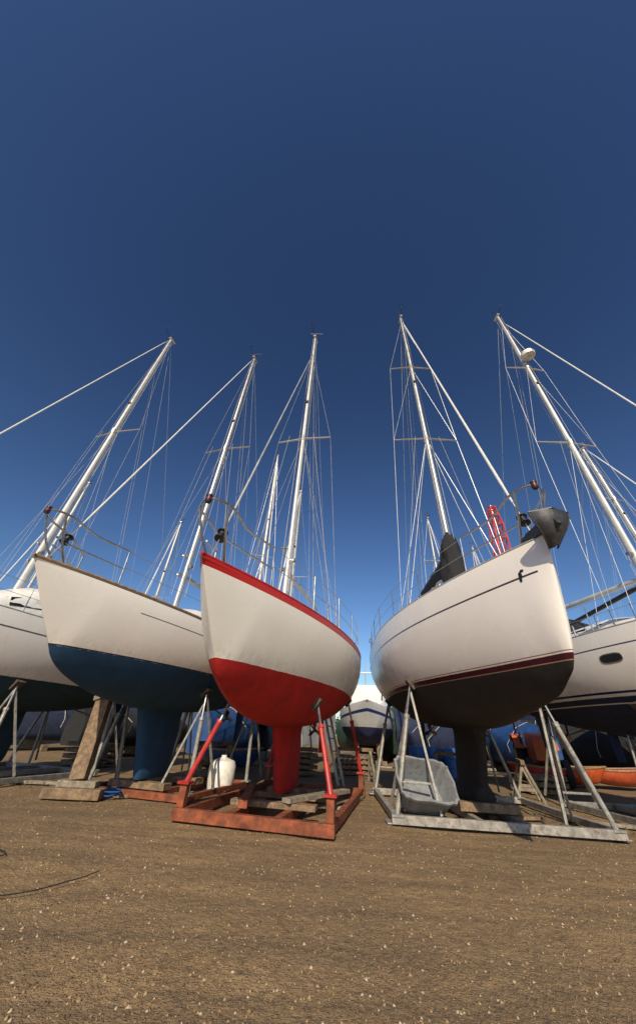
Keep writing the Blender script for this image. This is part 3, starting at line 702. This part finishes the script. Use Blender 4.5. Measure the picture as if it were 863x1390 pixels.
c=mix(nt,math_(nt,'MULTIPLY',ramp(nt,fine,.40,.70),.4),c,(.48,.34,.18),'MIX')
vo=N(nt,'ShaderNodeTexVoronoi'); vo.inputs['Scale'].default_value=60; nt.links.new(tc,vo.inputs['Vector'])
vc=N(nt,'ShaderNodeSeparateColor'); nt.links.new(vo.outputs['Color'],vc.inputs[0])
st=math_(nt,'MULTIPLY',ramp(nt,vo.outputs['Distance'],.42,.25),math_(nt,'GREATER_THAN',vc.outputs[0],.45))
stc=mix(nt,vc.outputs[1],(.09,.055,.035),(.44,.32,.2))
c=mix(nt,math_(nt,'MULTIPLY',st,.7),c,stc)
nt.links.new(c,b.inputs['Base Color']); b.inputs['Roughness'].default_value=.95
hh=math_(nt,'ADD',math_(nt,'MULTIPLY',st,.6),math_(nt,'ADD',fine,math_(nt,'MULTIPLY',clump,2.4))); bump(nt,b,hh,1.0,.028)
M_ground=m
def gz(x,y): return .022*noise.noise(Vector((x*.6,y*.6,0)))+.010*noise.noise(Vector((x*2.1,y*2.1,5)))-.016
mb=MB()
gx=np.concatenate([[-900,-300,-100,-40],np.arange(-16,16.1,.2),[40,100,300,900]]); gy=np.concatenate([[-300,-60,-10],np.arange(-2,24,.2),[30,60,150,400,1200]])
for y in gy:
    for x in gx:
        inside=(abs(x)<=16 and -2<=y<24); mb.v.append((x,y,gz(x,y) if inside else -.016))
nx=len(gx); k=mb.mi(M_ground)
for j in range(len(gy)-1):
    for i in range(nx-1): mb.f.append((j*nx+i,j*nx+i+1,(j+1)*nx+i+1,(j+1)*nx+i)); mb.m.append(k)
mb.make('ground',recalc=False)
def pebbles(name,n,ymin,ymax,smin,smax,mats):
    V=[];F=[];MI=[]
    base=np.array([(1,0,0),(0,1,0),(-1,0,0),(0,-1,0),(0,0,1),(0,0,-1)],float)
    fc=[(0,1,4),(1,2,4),(2,3,4),(3,0,4),(1,0,5),(2,1,5),(3,2,5),(0,3,5)]
    for q in range(n):
        y=ymin+(ymax-ymin)*rng.random()**1.5; x=rng.uniform(-1,1)*(1.6+y*1.05); s=smin+(smax-smin)*rng.random()**2.5
        p=base*rng.uniform(.6,1.2,(6,1))*s*np.array([1,rng.uniform(.6,1),.55]); a=rng.random()*6.3; ca,sa=math.cos(a),math.sin(a)
        p=np.stack([p[:,0]*ca-p[:,1]*sa,p[:,0]*sa+p[:,1]*ca,p[:,2]],1)+[x,y,.001+gz(x,y)]
        i=len(V); V.extend(map(tuple,p)); F.extend([tuple(i+t for t in f) for f in fc]); MI.extend([int(rng.integers(len(mats)))]*8)
    me=bpy.data.meshes.new(name); me.from_pydata(V,[],F)
    for mm_ in mats: me.materials.append(mm_)
    me.polygons.foreach_set('material_index',MI); me.polygons.foreach_set('use_smooth',[True]*len(F))
    o=bpy.data.objects.new(name,me); bpy.context.collection.objects.link(o)
P1=simple('pebble_tan',(.32,.21,.11),.9,0,.3,3); P2=simple('pebble_pale',(.42,.33,.22),.9,0,.2,3); P3=simple('pebble_brown',(.13,.08,.045),.9,0,.3,3)
pebbles('gravel',26000,2.2,11,.004,.018,[P1,P1,P1,P3,P3,P2])
M_weed=simple('weed_leaf',(.09,.09,.03),.7,0,.3,5)
mb=MB()
for q in range(110):
    cx,cy=random.choice([(-6.6,9.2),(-5.6,9.4),(5.3,8.2),(4.2,9.0),(-.9,9.4)]); cx+=random.gauss(0,.35); cy+=random.gauss(0,.22)
    for k2 in range(4):
        a=random.random()*6.28; l=random.uniform(.02,.06); d=Vector((math.cos(a),math.sin(a),0)); n_=Vector((-d.y,d.x,0))*.008
        p=Vector((cx,cy,-.01)); mb.quad([p-n_,p+n_,p+d*l*.5+Vector((0,0,l))+n_*.6,p+d*l*.9+Vector((0,0,l*.9))],M_weed)
mb.make('weeds',smooth=False,recalc=False)

# ------------------------------------------------------------------ light, sky, camera
el,az_dir=R(34),Vector((-.14,-.98,0)).normalized()   # direction TOWARDS the sun
sd=Vector((az_dir.x*math.cos(el),az_dir.y*math.cos(el),math.sin(el)))
sun=bpy.data.lights.new('sun','SUN'); sun.energy=5.0; sun.angle=R(.5); sun.color=(1,.88,.68)
so=bpy.data.objects.new('sun',sun); bpy.context.collection.objects.link(so); so.rotation_euler=sd.to_track_quat('Z','Y').to_euler()
w=bpy.data.worlds.new('World'); scene.world=w; w.use_nodes=True; nt=w.node_tree; bg=nt.nodes['Background']
sky=nt.nodes.new('ShaderNodeTexSky'); sky.sky_type='NISHITA'; sky.sun_disc=False; sky.sun_elevation=el
sky.sun_rotation=math.atan2(az_dir.x,az_dir.y); sky.altitude=0; sky.air_density=1.0; sky.dust_density=.6; sky.ozone_density=3.2
hs=nt.nodes.new('ShaderNodeHueSaturation'); hs.inputs['Saturation'].default_value=1.0
gm=nt.nodes.new('ShaderNodeGamma'); gm.inputs[1].default_value=1.42
nt.links.new(sky.outputs[0],gm.inputs[0]); nt.links.new(gm.outputs[0],hs.inputs['Color']); nt.links.new(hs.outputs[0],bg.inputs[0]); bg.inputs[1].default_value=.052

f_px,th,roll,ch=462.,R(36.8),R(3.3),1.08
cam=bpy.data.cameras.new('camera'); co=bpy.data.objects.new('camera',cam); bpy.context.collection.objects.link(co)
cam.sensor_width=36; cam.sensor_fit='AUTO'; cam.lens=f_px/1390*36; cam.shift_y=-45/1390; cam.clip_start=.05; cam.clip_end=3000
s_,c_=math.sin(th),math.cos(th); X=Vector((1,0,0)); Vv=Vector((0,-s_,c_)); Dd=Vector((0,c_,s_))
cx=X*math.cos(roll)+Vv*math.sin(roll); cy=X*-math.sin(roll)+Vv*math.cos(roll)
co.matrix_world=Matrix(((cx.x,cy.x,-Dd.x,0),(cx.y,cy.y,-Dd.y,0),(cx.z,cy.z,-Dd.z,ch),(0,0,0,1)))
scene.camera=co
